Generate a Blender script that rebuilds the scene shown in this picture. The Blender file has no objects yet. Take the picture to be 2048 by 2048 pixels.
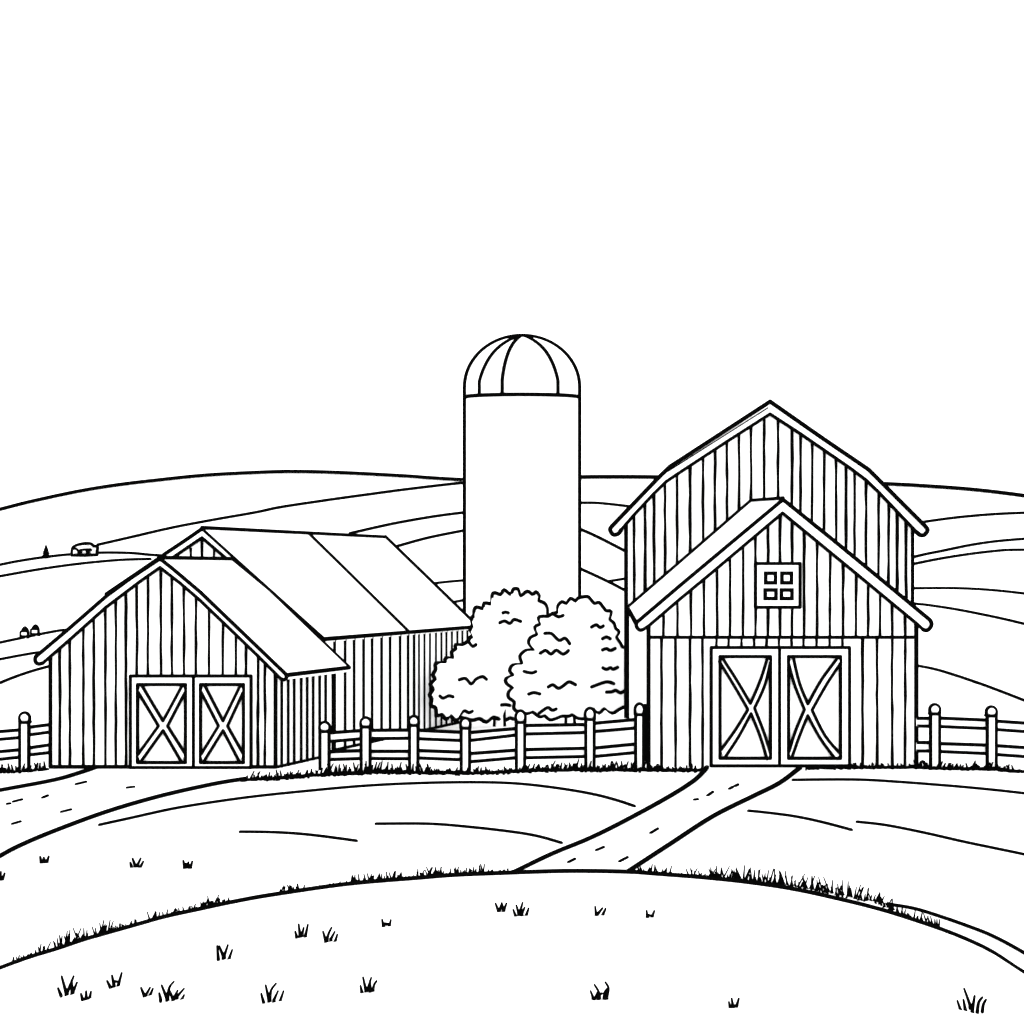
import bpy, math, random
from mathutils import Vector as V

random.seed(7)
scene = bpy.context.scene
col = scene.collection

# ------------------------------------------------------------------ camera
F = 2650.0      # focal length in units of a 2048-wide frame
HY = 1148.0     # row of the horizon
H = 4.4         # eye height in metres above the farmyard
cd = bpy.data.cameras.new("camera")
cam = bpy.data.objects.new("camera", cd)
col.objects.link(cam)
cam.location = (0, 0, H)
cam.rotation_euler = (math.radians(90), 0, 0)
cd.sensor_width = 36
cd.sensor_fit = 'HORIZONTAL'
cd.lens = F / 2048 * 36
cd.shift_y = (HY - 1024) / 2048
cd.clip_end = 6000
scene.camera = cam

# ------------------------------------------------------------------ light
w = bpy.data.worlds.new("World")
scene.world = w
w.use_nodes = True
nt = w.node_tree
bg = nt.nodes['Background']
bg.inputs[0].default_value = (1, 1, 1, 1)      # featureless white overcast
bg.inputs[1].default_value = 1.0
sd = bpy.data.lights.new("sun", 'SUN')
sd.energy = 0.5
sd.angle = math.radians(60)
so = bpy.data.objects.new("sun", sd)
col.objects.link(so)
so.rotation_euler = (math.radians(62), 0, math.radians(20))
scene.view_settings.view_transform = 'Standard'
scene.view_settings.look = 'None'
scene.view_settings.gamma = 1
scene.view_settings.exposure = 1.4
scene.render.resolution_x = 1024
scene.render.resolution_y = 1024
scene.render.engine = 'CYCLES'
scene.cycles.max_bounces = 12
scene.cycles.diffuse_bounces = 10

# ------------------------------------------------------------------ materials
def mat(name, a, b, scale, rough=0.9):
    m = bpy.data.materials.new(name)
    m.use_nodes = True
    n = m.node_tree
    p = n.nodes['Principled BSDF']
    p.inputs['Roughness'].default_value = rough
    p.inputs['Specular IOR Level'].default_value = 0.0
    t = n.nodes.new('ShaderNodeTexNoise')
    t.inputs['Scale'].default_value = scale
    t.inputs['Detail'].default_value = 5
    r = n.nodes.new('ShaderNodeValToRGB')
    r.color_ramp.elements[0].color = (a, a, a, 1)
    r.color_ramp.elements[1].color = (b, b, b, 1)
    c = n.nodes.new('ShaderNodeTexCoord')
    n.links.new(c.outputs['Object'], t.inputs['Vector'])
    n.links.new(t.outputs['Fac'], r.inputs['Fac'])
    n.links.new(r.outputs['Color'], p.inputs['Base Color'])
    return m

WHITE = mat('white_paint', 0.86, 0.92, 3)
CHALK = mat('white_ground', 0.86, 0.92, 0.6)
INK = mat('black_line', 0.0, 0.002, 20, 1.0)

# ------------------------------------------------------------------ mapping
def P(px, py, D):
    return V(((px - 1024) * D / F, D, H - (py - HY) * D / F))

def G(px, py, z=0.0):
    D = (H - z) * F / (py - HY)
    return P(px, py, D)

def pxr(wd, D):
    return (wd + 2.2) * 0.5 * D / F

def catmull(pts, k=6):
    out = []
    n = len(pts)
    for i in range(n - 1):
        p0 = pts[max(i - 1, 0)]; p1 = pts[i]; p2 = pts[i + 1]; p3 = pts[min(i + 2, n - 1)]
        for j in range(k):
            t = j / k
            out.append(tuple(0.5 * ((2 * b) + (-a + c) * t + (2 * a - 5 * b + 4 * c - d) * t * t
                       + (-a + 3 * b - 3 * c + d) * t ** 3) for a, b, c, d in zip(p0, p1, p2, p3)))
    out.append(tuple(pts[-1]))
    return out

def interp(tab, x):
    if x <= tab[0][0]: return tab[0][1]
    for (a, b), (c, d) in zip(tab, tab[1:]):
        if x <= c: return b + (d - b) * (x - a) / (c - a)
    return tab[-1][1]

# ------------------------------------------------------------------ mesh builder
class MB:
    def __init__(s):
        s.v = []; s.f = []; s.m = []
    def add(s, vs, fs, mi):
        o = len(s.v)
        s.v += [V(a) for a in vs]
        s.f += [tuple(i + o for i in f) for f in fs]
        s.m += [mi] * len(fs)
        return s
    def prism(s, pts, vec, mi=0):
        n = len(pts); vec = V(vec)
        s.add([V(p) for p in pts] + [V(p) + vec for p in pts],
              [tuple(range(n)), tuple(range(2 * n - 1, n - 1, -1))] +
              [(i, i + n, (i + 1) % n + n, (i + 1) % n) for i in range(n)], mi)
        return s
    def ball(s, c, r, mi=1, sx=1, sz=1, n=8):
        vs = [V((c[0], c[1], c[2] + r * sz))]
        k = n // 2
        for j in range(1, k):
            a = math.pi * j / k
            for i in range(n):
                b = 2 * math.pi * i / n
                vs.append(V((c[0] + r * sx * math.sin(a) * math.cos(b), c[1] + r * sx * math.sin(a) * math.sin(b), c[2] + r * sz * math.cos(a))))
        vs.append(V((c[0], c[1], c[2] - r * sz)))
        fs = [(0, 1 + i, 1 + (i + 1) % n) for i in range(n)]
        for j in range(k - 2):
            o = 1 + j * n
            fs += [(o + i, o + n + i, o + n + (i + 1) % n, o + (i + 1) % n) for i in range(n)]
        o = 1 + (k - 2) * n; L = len(vs) - 1
        fs += [(o + (i + 1) % n, o + i, L) for i in range(n)]
        return s.add(vs, fs, mi)
    def tube(s, pts, r, mi=1, n=8, closed=False, ends=True):
        """swept pen line along a smooth polyline"""
        pts = [V(p) for p in pts]
        q = [pts[0]]
        for p in pts[1:]:
            if (p - q[-1]).length > 1e-5: q.append(p)
        pts = q
        N = len(pts)
        if N < 2: return s
        rr = r if isinstance(r, (list, tuple)) else [r] * N
        if len(rr) < N: rr = list(rr) + [rr[-1]] * (N - len(rr))
        vs = []
        ref = None
        for i in range(N):
            if closed: t = pts[(i + 1) % N] - pts[i - 1]
            else: t = pts[min(i + 1, N - 1)] - pts[max(i - 1, 0)]
            if t.length < 1e-9: t = V((1, 0, 0))
            t.normalize()
            if ref is None:
                ref = t.cross(V((0, 1, 0)))
                if ref.length < 0.1: ref = t.cross(V((0, 0, 1)))
            ref = ref - t * ref.dot(t)
            ref.normalize()
            b = t.cross(ref)
            for k in range(n):
                a = 2 * math.pi * (k + 0.5) / n
                vs.append(pts[i] + (ref * math.cos(a) + b * math.sin(a)) * rr[i])
        fs = []
        M = N if closed else N - 1
        for i in range(M):
            o = i * n; p = ((i + 1) % N) * n
            fs += [(o + k, o + (k + 1) % n, p + (k + 1) % n, p + k) for k in range(n)]
        if not closed:
            fs.append(tuple(range(n - 1, -1, -1)))
            fs.append(tuple(range((N - 1) * n, N * n)))
        s.add(vs, fs, mi)
        if ends and not closed:
            s.ball(pts[0], rr[0] * 0.98, mi); s.ball(pts[-1], rr[-1] * 0.98, mi)
        return s
    def lines(s, pts, r, mi=1, closed=False):
        """pen line with sharp corners"""
        pts = [V(p) for p in pts]
        m = len(pts) if closed else len(pts) - 1
        for i in range(m):
            s.tube([pts[i], pts[(i + 1) % len(pts)]], r, mi, ends=False)
        for p in pts: s.ball(p, r * 1.02, mi)
        return s
    def cone(s, base, tip, r, mi=1):
        base = V(base); tip = V(tip)
        q = r * 0.5
        o = [V((-1, 0, 0)), V((0, -1.2, 0)), V((1, 0, 0)), V((0, 1.2, 0))]
        s.add([base + a * r for a in o] + [tip + a * q for a in o],
              [(0, 1, 5, 4), (1, 2, 6, 5), (2, 3, 7, 6), (3, 0, 4, 7), (3, 2, 1, 0), (4, 5, 6, 7)], mi)
        return s
    def build(s, name, parent=None, white=None, smooth=False):
        me = bpy.data.meshes.new(name)
        off = V(parent['_o']) if parent is not None and '_o' in parent else V((0, 0, 0))
        me.from_pydata([v - off for v in s.v], [], s.f)
        me.materials.append(white or WHITE); me.materials.append(INK)
        for p, mi in zip(me.polygons, s.m):
            p.material_index = mi
            p.use_smooth = smooth
        me.update()
        o = bpy.data.objects.new(name, me)
        col.objects.link(o)
        if parent is not None:
            o.parent = parent
            if '_o' in parent: o['_o'] = parent['_o']
        return o

def thing(name, loc, label, cat, group=None):
    o = bpy.data.objects.new(name, None)
    o.empty_display_size = 0.3
    col.objects.link(o)
    o.location = loc
    o['_o'] = tuple(loc)
    tag(o, label, cat, group)
    return o

def tag(o, label=None, cat=None, group=None, kind=None):
    if label: o['label'] = label
    if cat: o['category'] = cat
    if group: o['group'] = group
    if kind: o['kind'] = kind
    return o

def place(o, loc):
    """move a single-mesh thing's origin to its base"""
    loc = V(loc)
    for v in o.data.vertices: v.co -= loc
    o.location = loc
    return o

THICK = 6.6; MID = 5.4; THIN = 4.2

# ================================================================== GROUND
g = MB()
g.add([(-1500, -200, 0), (1500, -200, 0), (1500, 3000, 0), (-1500, 3000, 0)], [(0, 1, 2, 3)], 0)
def gline(mb, pts, wd, z=0.0, k=5):
    q = catmull(pts, k)
    P3 = []; R = []
    for a in q:
        p = G(a[0], a[1], z); r = pxr(wd, p.y) * 1.1
        P3.append(p + V((0, 0, 0.6 * r))); R.append(r)
    mb.tube(P3, R)
furrows = [
 [(199,1652),(265,1637.5),(344.5,1620),(424,1607),(512,1595),(618,1584),(724,1574.5),(830,1569),(936,1567),(1024,1569),(1103,1577),(1183,1590),(1236,1603.6),(1269,1614.7)],
 [(480,1666),(515,1666.2),(555,1667.2),(600,1670),(650,1675.5),(713,1684)],
 [(752,1650),(856,1650),(936,1656),(1024,1666),(1077,1675),(1123,1688)],
 [(1586,1562.5),(1642,1561.7),(1721,1562),(1801,1566.5),(1933,1577),(2048,1589),(2140,1602)],
 [(1497,1624),(1536,1628),(1589,1635),(1642,1646),(1703,1662)],
 [(1714,1646),(1774,1653),(1854,1669),(1933,1687),(2048,1711),(2120,1728)],
]
for f_ in furrows: gline(g, f_, 4.6)
gline(g, [(1775,1811),(1827.5,1819.5),(1880.5,1835.5),(1933.5,1854),(1986.5,1875),(2048,1908),(2090,1935)], 5.6)
tag(g.build('ground', white=CHALK), 'flat white farmyard field with curved furrow lines', 'ground', kind='structure')

# ---- paths
def path(name, e1, e2, dashes, label):
    mb = MB()
    a = catmull(e1, 6); b = catmull(e2, 6)
    def res(q, n):
        L = [0]
        for i in range(1, len(q)): L.append(L[-1] + math.dist(q[i], q[i - 1]))
        out = []
        for k in range(n):
            t = L[-1] * k / (n - 1); i = 0
            while i < len(L) - 2 and L[i + 1] < t: i += 1
            u = (t - L[i]) / max(L[i + 1] - L[i], 1e-9)
            out.append((q[i][0] + (q[i + 1][0] - q[i][0]) * u, q[i][1] + (q[i + 1][1] - q[i][1]) * u))
        return out
    n = 40
    A = [G(p[0], p[1], 0.004) for p in res(a, n)]; B = [G(p[0], p[1], 0.004) for p in res(b, n)]
    mb.add(A + B, [(i, i + n, i + n + 1, i + 1) for i in range(n - 1)], 0)
    for e in (e1, e2): gline(mb, e, 7.2)
    for x0, y0, x1, y1 in dashes:
        p = G(x0, y0); q = G(x1, y1); r = pxr(4.8, p.y)
        mb.tube([p + V((0, 0, .5 * r)), q + V((0, 0, .5 * r))], r)
    return tag(mb.build(name, white=CHALK), label, 'path', kind='structure')
path('path', [(-160,1612),(-70,1597),(0,1584),(106,1564),(159,1549),(191,1538)],
     [(-160,1812),(-70,1757),(0,1715),(40,1694),(106,1666),(212,1627),(318,1596),(424,1572),(490,1561)],
     [(152,1570.5,172,1565.7),(254,1577.6,268,1575.8),(85,1597.5,95.5,1593),(26.5,1605.5,44,1601),(14,1610,20,1609),(122.5,1626,142,1621),(24.5,1650,41,1645)],
     'wide dirt path curving left from the low barn doors')
path('path', [(1413.5,1538),(1390,1562.5),(1342,1594),(1262.5,1638),(1183,1678),(1103.5,1711),(1034.6,1744),(940,1790)],
     [(1600,1538),(1558,1569.5),(1505,1596),(1425,1636),(1343,1689),(1300,1717),(1257,1745),(1180,1795)],
     [(1458.6,1579.7,1465,1576),(1469,1574.5,1476,1571),(1415,1593,1425.6,1585.6),(1388.5,1601.5,1395.6,1600.5),(1301,1668,1315.6,1659),(1192.4,1702.5,1207.5,1696),(1136.7,1726.4,1150,1719.5),(1238.8,1724.8,1255,1716.3)],
     'narrow dirt path running down from the tall barn doors')

# ---- foreground knoll
CREST = [(0,1939),(26.5,1929),(66,1915),(119,1899),(172,1881),(225,1866),(278,1851),(331,1836),(397.5,1821.5),(450.5,1810),(512,1798),(565,1789.5),(618,1781.5),(671,1774),(724,1768),(777,1763.5),(830,1759.5),(909.5,1753),(1024,1748.5),(1077,1746.5),(1156.5,1745),(1262.5,1747),(1315.5,1751),(1395,1757),(1474.5,1765),(1536,1773),(1562.5,1777),(1615.5,1787),(1668.5,1799),(1721.5,1811.6),(1774.5,1826),(1827.5,1843),(1880.5,1861),(1933.5,1882),(1986.5,1908),(2048,1948)]
CREST = [(-900,2170),(-500,2085),(-250,2020),(-100,1975)] + CREST + [(2140,1998),(2300,2050),(2600,2110),(3000,2180)]
DK = 12.0
CT = [((px - 1024) * DK / F, H - (py - HY) * DK / F) for px, py in catmull(CREST, 4)]
def knoll_z(x, y):
    c = interp(CT, x)
    if y <= DK: return c
    return max(c - (c + 0.1) * (y - DK) / 2.2, -0.1)
kb = MB()
xs = [-14 + 0.12 * i for i in range(234)]
ys = [-14, -6, 0, 3, 5, 7, 9, 10, 11, 12, 12.4, 13, 13.6, 14.2]
for y in ys:
    for x in xs: kb.v.append(V((x, y, knoll_z(x, y))))
n = len(xs)
for j in range(len(ys) - 1):
    for i in range(n - 1):
        kb.f.append((j * n + i, j * n + i + 1, (j + 1) * n + i + 1, (j + 1) * n + i)); kb.m.append(0)
cl = [V((x, DK, z + 0.010)) for x, z in CT if -9 < x < 9]
kb.tube(cl, pxr(9.5, DK))
tag(kb.build('foreground_hill', white=CHALK), 'rounded white knoll along the bottom of the picture', 'hill', kind='structure')

def K(px, py):
    lo, hi = 2.0, 12.0
    def f(D): p = P(px, py, D); return p.z - interp(CT, p.x)
    if f(hi) > 0: return P(px, py, hi)
    for _ in range(50):
        m = (lo + hi) / 2
        if f(m) > 0: lo = m
        else: hi = m
    return P(px, py, lo)

# ---- hills
DH = 260.0
HC = [(-500,1150),(-250,1090),(-100,1048),(0,1022.7),(66,1006),(159,986),(238.5,973),(318,963.5),(411,954),(512,948.5),(590,946.5),(689,949),(813,955.5),(853,958.5),(911,962),(960,963),(1060,961),(1162,957.5),(1237,957),(1312,957.5),(1500,960),(1769,971),(1854,975.6),(1947,982.7),(2048,995),(2150,1012),(2400,1060),(2650,1120)]
HT = [((px - 1024) * DH / F, H - (py - HY) * DH / F) for px, py in catmull(HC, 4)]
def hill_z(x, y):
    if y < 50: return -0.1
    a = interp(HT, x * 1.0)
    if y <= DH:
        t = (y - 50) / (DH - 50)
        return a * (0.28 * t + 0.72 * t ** 2.6) - 0.1 * (1 - t)
    t = (y - DH) / 160
    return a * (1 - t) - 0.5 * t
hb = MB()
xs = [-150 + 3 * i for i in range(101)]
ys = [49, 50, 53, 57, 62, 68, 75, 83, 92, 102, 113, 125, 138, 152, 167, 183, 200, 215, 230, 245, 255, 260, 266, 280, 310, 350, 420]
for y in ys:
    for x in xs: hb.v.append(V((x, y, hill_z(x, y))))
n = len(xs)
for j in range(len(ys) - 1):
    for i in range(n - 1):
        hb.f.append((j * n + i, j * n + i + 1, (j + 1) * n + i + 1, (j + 1) * n + i)); hb.m.append(0)
def hz(x, y):
    # height on the actual (piecewise-linear) mesh
    i = 0
    while i < len(ys) - 2 and ys[i + 1] < y: i += 1
    u = (y - ys[i]) / (ys[i + 1] - ys[i])
    k = min(max(int((x - xs[0]) / 3), 0), len(xs) - 2); v = (x - xs[k]) / 3
    def q(yy): return hill_z(xs[k], yy) * (1 - v) + hill_z(xs[k + 1], yy) * v
    return q(ys[i]) * (1 - u) + q(ys[i + 1]) * u
def T(px, py):
    lo, hi = 30.0, DH
    def f(D):
        p = P(px, py, D)
        return p.z - max(hz(p.x, p.y) if D > 49 else 0, 0)
    D = 30.0; step = 1.0
    while D < DH and f(D) > 0: D += step
    lo, hi = D - step, D
    for _ in range(30):
        m = (lo + hi) / 2
        if f(m) > 0: lo = m
        else: hi = m
    return P(px, py, min(lo, DH))
def hline(pts, wd, k=5):
    P3 = []; R = []
    for a in catmull(pts, k):
        p = T(a[0], a[1]); r = pxr(wd, p.y)
        P3.append(p + V((0, -0.5 * r, 0.6 * r))); R.append(r)
    hb.tube(P3, R)
q = [V((x, DH - 0.2, z)) for x, z in HT if -125 < x < 125 and not (-9.9 < x < -7)]
q = [p + V((0, -.6, .3)) for p in q]
hb.tube([p for p in q if p.x < -8], pxr(6.0, DH)); hb.tube([p for p in q if p.x > -8], pxr(6.4, DH))
for l in [
 [(196,1092),(265,1076),(344.5,1057.7),(424,1042.5),(512,1027),(559,1017),(638,1005),(675,999.6),(740,990.7),(800,982.6),(879,973),(926,968)],
 [(-160,1176),(-80,1152),(0,1132),(66,1120),(132.5,1112),(199,1108),(260,1108.5),(300,1112),(330,1114)],
 [(-160,1192),(-80,1170),(0,1155),(79.5,1141),(159,1130),(238.5,1122.6),(301,1120.5)],
 [(-120,1314),(0,1287.5),(40,1279),(85,1269.7),(119,1263.5),(134,1262),(170,1261)],
 [(-120,1346),(0,1321),(53,1311),(79.5,1307),(120,1304)],
 [(-120,1420),(0,1368),(53,1348),(98,1335),(125,1328)],
 [(700,1069),(784,1050),(866,1035.5),(927,1027.5),(960,1024)],
 [(785,1097),(800,1093),(855,1078),(927,1063.5),(950,1060)],
 [(868,1169),(895,1166),(930,1163)],
 [(905,1207),(930,1202)],
 [(1150,1008),(1162,1008),(1197.5,1008.5),(1250,1014),(1275,1018)],
 [(1150,1056),(1162,1061),(1197.5,1077),(1248,1103),(1262,1111)],
 [(1150,1135),(1162,1140),(1216,1165),(1248,1181.6),(1258,1186)],
 [(1216,1165),(1248,1160),(1262,1158)],
 [(1740,1062),(1840,1047),(1933.5,1035),(2048,1028),(2250,1026),(2500,1040)],
 [(1700,1150),(1827.5,1116),(1880.5,1104.6),(1960,1089),(2048,1080),(2250,1068),(2500,1070)],
 [(1700,1160),(1827.5,1130),(1907,1115),(1986.5,1104.6),(2048,1102),(2250,1104),(2500,1120)],
 [(1600,1188),(1720,1181),(1815,1179.5),(1827.5,1179),(1933.5,1179.5),(2048,1189.4),(2250,1218),(2450,1255)],
 [(1600,1180),(1740,1190),(1820,1208),(1860,1213),(1933.5,1225),(2048,1250),(2200,1292),(2350,1340)],
 [(1650,1300),(1740,1312),(1825,1331),(1837,1334),(1880.5,1343.5),(1960,1369.5),(2048,1403),(2130,1437)],
]: hline(l, 5.0)
tag(hb.build('hills', white=CHALK, smooth=True), 'rolling white hills with curved field boundaries behind the farm', 'hill', kind='structure')

# ================================================================== DISTANT THINGS
def far_tree(px, base, top, half):
    b = T(px, base); D = b.y; s = D / F
    t = thing('conifer', b, 'tiny dark pointed conifer on the ridge at far left', 'tree')
    m = MB(); hgt = (base - top) * s
    m.tube([b, b + V((0, 0, 0.25 * hgt))], half * 0.3 * s); m.build('trunk', t)
    m = MB(); rnd = random.Random(3)
    for k in range(7):
        z0 = hgt * (0.06 + 0.12 * k); z1 = min(z0 + hgt * 0.34, hgt); r = half * s * (1 - k / 8.5)
        ring = []
        for i in range(14):
            a = 2 * math.pi * i / 14; rr = r * (1.05 if i % 2 else 0.8) * rnd.uniform(.92, 1.08)
            ring.append(b + V((rr * math.cos(a), rr * math.sin(a), z0)))
        m.add(ring + [b + V((0, 0, z1))], [(i, (i + 1) % 14, 14) for i in range(14)] + [tuple(range(13, -1, -1))], 1)
    m.build('crown', t)
far_tree(92, 1117, 1087, 10)

def inflate(mb, outline, centre, Df, T_, rings=8, k=3):
    """solid leafy body swelling T_ metres in front of and behind its outline"""
    q = outline
    n = len(q)
    base = []
    for s in [1.0] + [math.cos(math.pi / 2 * j / rings) for j in range(1, rings)]:
        base.append(s)
    cx, cy = centre
    for sign in (-1, 1):
        vs = []
        for s in base:
            d = T_ * math.sqrt(max(1 - s * s, 0))
            for (x, y) in q:
                X = cx + (x - cx) * s; Y = cy + (y - cy) * s
                p = P(X, Y, Df(X)); vs.append(p + V((0, sign * d, 0)))
        p = P(cx, cy, Df(cx)); vs.append(p + V((0, sign * T_, 0)))
        fs = []
        for j in range(len(base) - 1):
            fs += [(j * n + i, j * n + (i + 1) % n, (j + 1) * n + (i + 1) % n, (j + 1) * n + i) for i in range(n)]
        o = (len(base) - 1) * n
        fs += [(o + i, o + (i + 1) % n, len(vs) - 1) for i in range(n)]
        mb.add(vs, fs, 0)

def radial_s(outline, c, p):
    """how far p is from the centre, 0..1 at the outline"""
    dx, dy = p[0] - c[0], p[1] - c[1]
    best = 0.0
    n = len(outline)
    for i in range(n):
        x1, y1 = outline[i][0] - c[0], outline[i][1] - c[1]
        x2, y2 = outline[(i + 1) % n][0] - c[0], outline[(i + 1) % n][1] - c[1]
        ex, ey = x2 - x1, y2 - y1
        den = dx * ey - dy * ex
        if abs(den) < 1e-9: continue
        t = (x1 * ey - y1 * ex) / den
        u = (x1 * dy - y1 * dx) / den
        if t > 0 and -1e-6 <= u <= 1 + 1e-6: best = max(best, 1 / t)
    return min(best, 1.0)

# small round bush on the left ridge
bb = T(168, 1110)
o_ = catmull([(143.8,1111),(145,1097),(152,1091),(164,1087.5),(175,1086.5),(183,1088),(188,1092),(195,1093),(194.5,1101),(194,1110)], 3) + [(170, 1112)]
m = MB(); inflate(m, o_, (170, 1102), lambda x: bb.y - 1, 1.6)
m.tube([P(x, y, bb.y - 2.1) for x, y in o_[:-1]], pxr(4.8, bb.y))
def sq(mb, pts, outline, c, Df, T_, wd):
    q = []
    for x, y in catmull(pts, 4):
        s = radial_s(outline, c, (x, y))
        q.append(P(x, y, Df(x)) + V((0, -T_ * math.sqrt(max(1 - s * s, 0)) - 0.01, 0)))
    mb.tube(q, pxr(wd, Df(pts[0][0])))
for l in ([(153,1098),(160,1098),(166,1102),(172,1100),(187,1099)], [(166,1103),(164,1110)], [(172,1101),(170,1105),(168,1109)], [(181,1100),(182,1109)], [(188,1100),(184,1104),(186,1108)]):
    sq(m, l, o_, (170, 1102), lambda x: bb.y - 1, 1.6, 3.2)
m.tube([P(144, 1110.5, bb.y - 2.1), P(170, 1110.5, bb.y - 2.8), P(194, 1109.5, bb.y - 2.1)], pxr(4.4, bb.y))
tag(place(m.build('bush'), bb), 'tiny round scribbled bush sitting on the far left ridge', 'bush')

def haystack(px, base, top, half, label):
    b = T(px, base); D = b.y; s = D / F; hgt = (base - top) * s; R = half * s
    t = thing('haystack', b, label, 'haystack', 'small haystacks on the left hillside')
    def lathe(prof, mi, mb):
        n = 20; vs = []
        for r, z in prof:
            vs += [b + V((r * math.cos(2 * math.pi * i / n), r * math.sin(2 * math.pi * i / n), z)) for i in range(n)]
        fs = [(j * n + i, j * n + (i + 1) % n, (j + 1) * n + (i + 1) % n, (j + 1) * n + i) for j in range(len(prof) - 1) for i in range(n)]
        fs += [tuple(range(n - 1, -1, -1)), tuple(range((len(prof) - 1) * n, len(prof) * n))]
        mb.add(vs, fs, mi)
    m = MB(); lathe([(R, -0.2), (R, hgt * .5)], 0, m)
    for sx in (-1, 1): m.tube([b + V((sx * R * .95, -R * .45, 0)), b + V((sx * R * .95, -R * .45, hgt * .55))], pxr(4, D))
    m.tube([b + V((R * 1.02 * math.cos(math.pi * (1 + k / 8)), R * 1.02 * math.sin(math.pi * (1 + k / 8)), .12)) for k in range(9)], pxr(4, D))
    m.build('body', t)
    m = MB(); lathe([(R * 1.12, hgt * .5), (R * 1.1, hgt * .62), (R * .9, hgt * .78), (R * .5, hgt * .94), (R * .12, hgt)], 1, m)
    m.build('thatch', t)
haystack(50, 1277, 1252, 7.5, 'small domed haystack with dark thatch, left one of the pair')
haystack(71, 1272.5, 1248, 7.5, 'small domed haystack with dark thatch, right one of the pair')

# ================================================================== LEFT BARN
def band(pts_out, pts_in, D, depth):
    """trim board between two px polylines"""
    poly = [P(x, y, D) for x, y in pts_out] + [P(x, y, D) for x, y in reversed(pts_in)]
    return poly

def gable_boards(mb, xs_, top, bot, D, wd=THIN):
    for x in xs_:
        y0 = top(x) if callable(top) else top
        y1 = bot(x) if callable(bot) else bot
        # a slightly unsteady hand: the gap between two boards wavers in width
        rr = random.Random(int(x * 7 + y0)); n_ = max(3, int((y1 - y0) / 28)); wv = wd + (0.8 if int(x) % 3 == 0 else 0)
        mb.tube([P(x + rr.uniform(-.5, .5), y0 + (y1 - y0) * k / n_, D) for k in range(n_ + 1)],
                [pxr(wv + rr.uniform(-.9, 1.3), D) for k in range(n_ + 1)], ends=False, n=6)

def quad_strip(mb, a, b, vec):
    """slab between polyline a (front) and b (rear)"""
    for i in range(len(a) - 1):
        mb.prism([a[i], a[i + 1], b[i + 1], b[i]], vec)

barnL = thing('low_barn', P(320, 1536, 30.05) * 1.0, 'low white board barn at left with long roof and two crossed doors', 'barn')
D0 = 29.95
dv = V((0.4645, 1, 0))
lin_in_L = [(78,1334),(101,1314),(140,1279),(212,1214.5),(280,1163),(320,1135),(360,1166),(400,1200.5),(435,1234),(515,1311),(561,1358)]
lin_out_L = [(71,1314),(132.5,1262),(213,1192),(262,1157),(320,1118),(345,1137),(400,1183),(573,1349)]
def top_L(x): return interp(lin_in_L, x)

# gable wall
m = MB()
wp = [P(101,1536,D0), P(101,1309,D0), P(212,1205,D0), P(320,1126,D0), P(400,1192,D0), P(515,1300,D0), P(551,1336,D0), P(551,1537,D0)]
m.prism(wp, (0, 0.12, 0))
gable_boards(m, [120,140,167,188,211,232,252], top_L, 1535, D0)
gable_boards(m, [274,296,322,344,368,392,418,446,472,492], top_L, 1353, D0)
gable_boards(m, [516,530], top_L, 1537, D0)
m.lines([P(101,1316,D0), P(101,1533.5,D0), P(259,1533.5,D0)], pxr(THICK, D0))
m.lines([P(501,1534,D0), P(551,1534,D0), P(551,1345,D0)], pxr(THICK, D0))
m.build('gable_wall', barnL)

def side_pt(x0, y0, px, z, d=dv):
    # point on the vertical plane through (x0,y0) along d that appears at column px
    k = (px - 1024) / F
    t = (k * y0 - x0) / (d.x - k)
    return V((x0 + d.x * t, y0 + t, z)), t
# side wall of the front bay
m = MB()
x1 = P(551, 1536, D0).x
zt = P(551, 1338, D0).z
A = V((x1, D0 + 0.12, 0)); B = V((x1, D0, 0)) + dv * 2.15
A = V((x1, D0, 0)) + dv * 0.12
m.prism([A, B, B + V((0, 0, zt)), A + V((0, 0, zt))], (-0.12, 0, 0))
for px in [561,574,586,600,612,624,637,649]:
    p, t = side_pt(x1, D0, px, 0)
    p = p + V((.03, 0, 0)); m.tube([p, p + V((0, 0, zt))], pxr(4.2, p.y), ends=False, n=6)
p, t = side_pt(x1, D0, 664, 0)
m.tube([B + V((0,0,0)), B + V((0, 0, zt))], pxr(7, B.y), ends=False)
m.tube([V((x1, D0, 0.03)), B + V((0, 0, 0.03))], pxr(5, D0))
m.build('side_wall', barnL)
# left side wall
m = MB()
xl = P(101, 1536, D0).x; zl = P(101, 1325, D0).z
A = V((xl, D0, 0)) + dv * 0.12; B = V((xl, D0, 0)) + dv * 2.3
m.prism([A, B, B + V((0, 0, zl)), A + V((0, 0, zl))], (0.12, 0, 0))
m.build('side_wall', barnL)
# roof of the front bay
Df = 29.85
m = MB()
R0 = [P(x, y, Df) for x, y in [(320,1118),(400,1184),(573,1350)]]
R1 = [p + dv * 2.4 for p in R0]
quad_strip(m, R0, R1, (0, 0, -0.1))
r = pxr(THICK, Df); up = V((0, 0, .035))
m.lines([R0[0] + up, R1[0] + up], r); m.lines([p + up * .6 for p in R1], pxr(4.8, Df)); m.lines([R0[2], R1[2]], r * 1.1)
L0 = [P(x, y, Df) for x, y in [(320,1118),(213,1192),(71,1314)]]
L1 = [p + dv * 2.3 for p in L0]
quad_strip(m, L0, L1, (0, 0, -0.1))
m.lines([L0[2], L1[2]], r)
m.build('roof', barnL)
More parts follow.
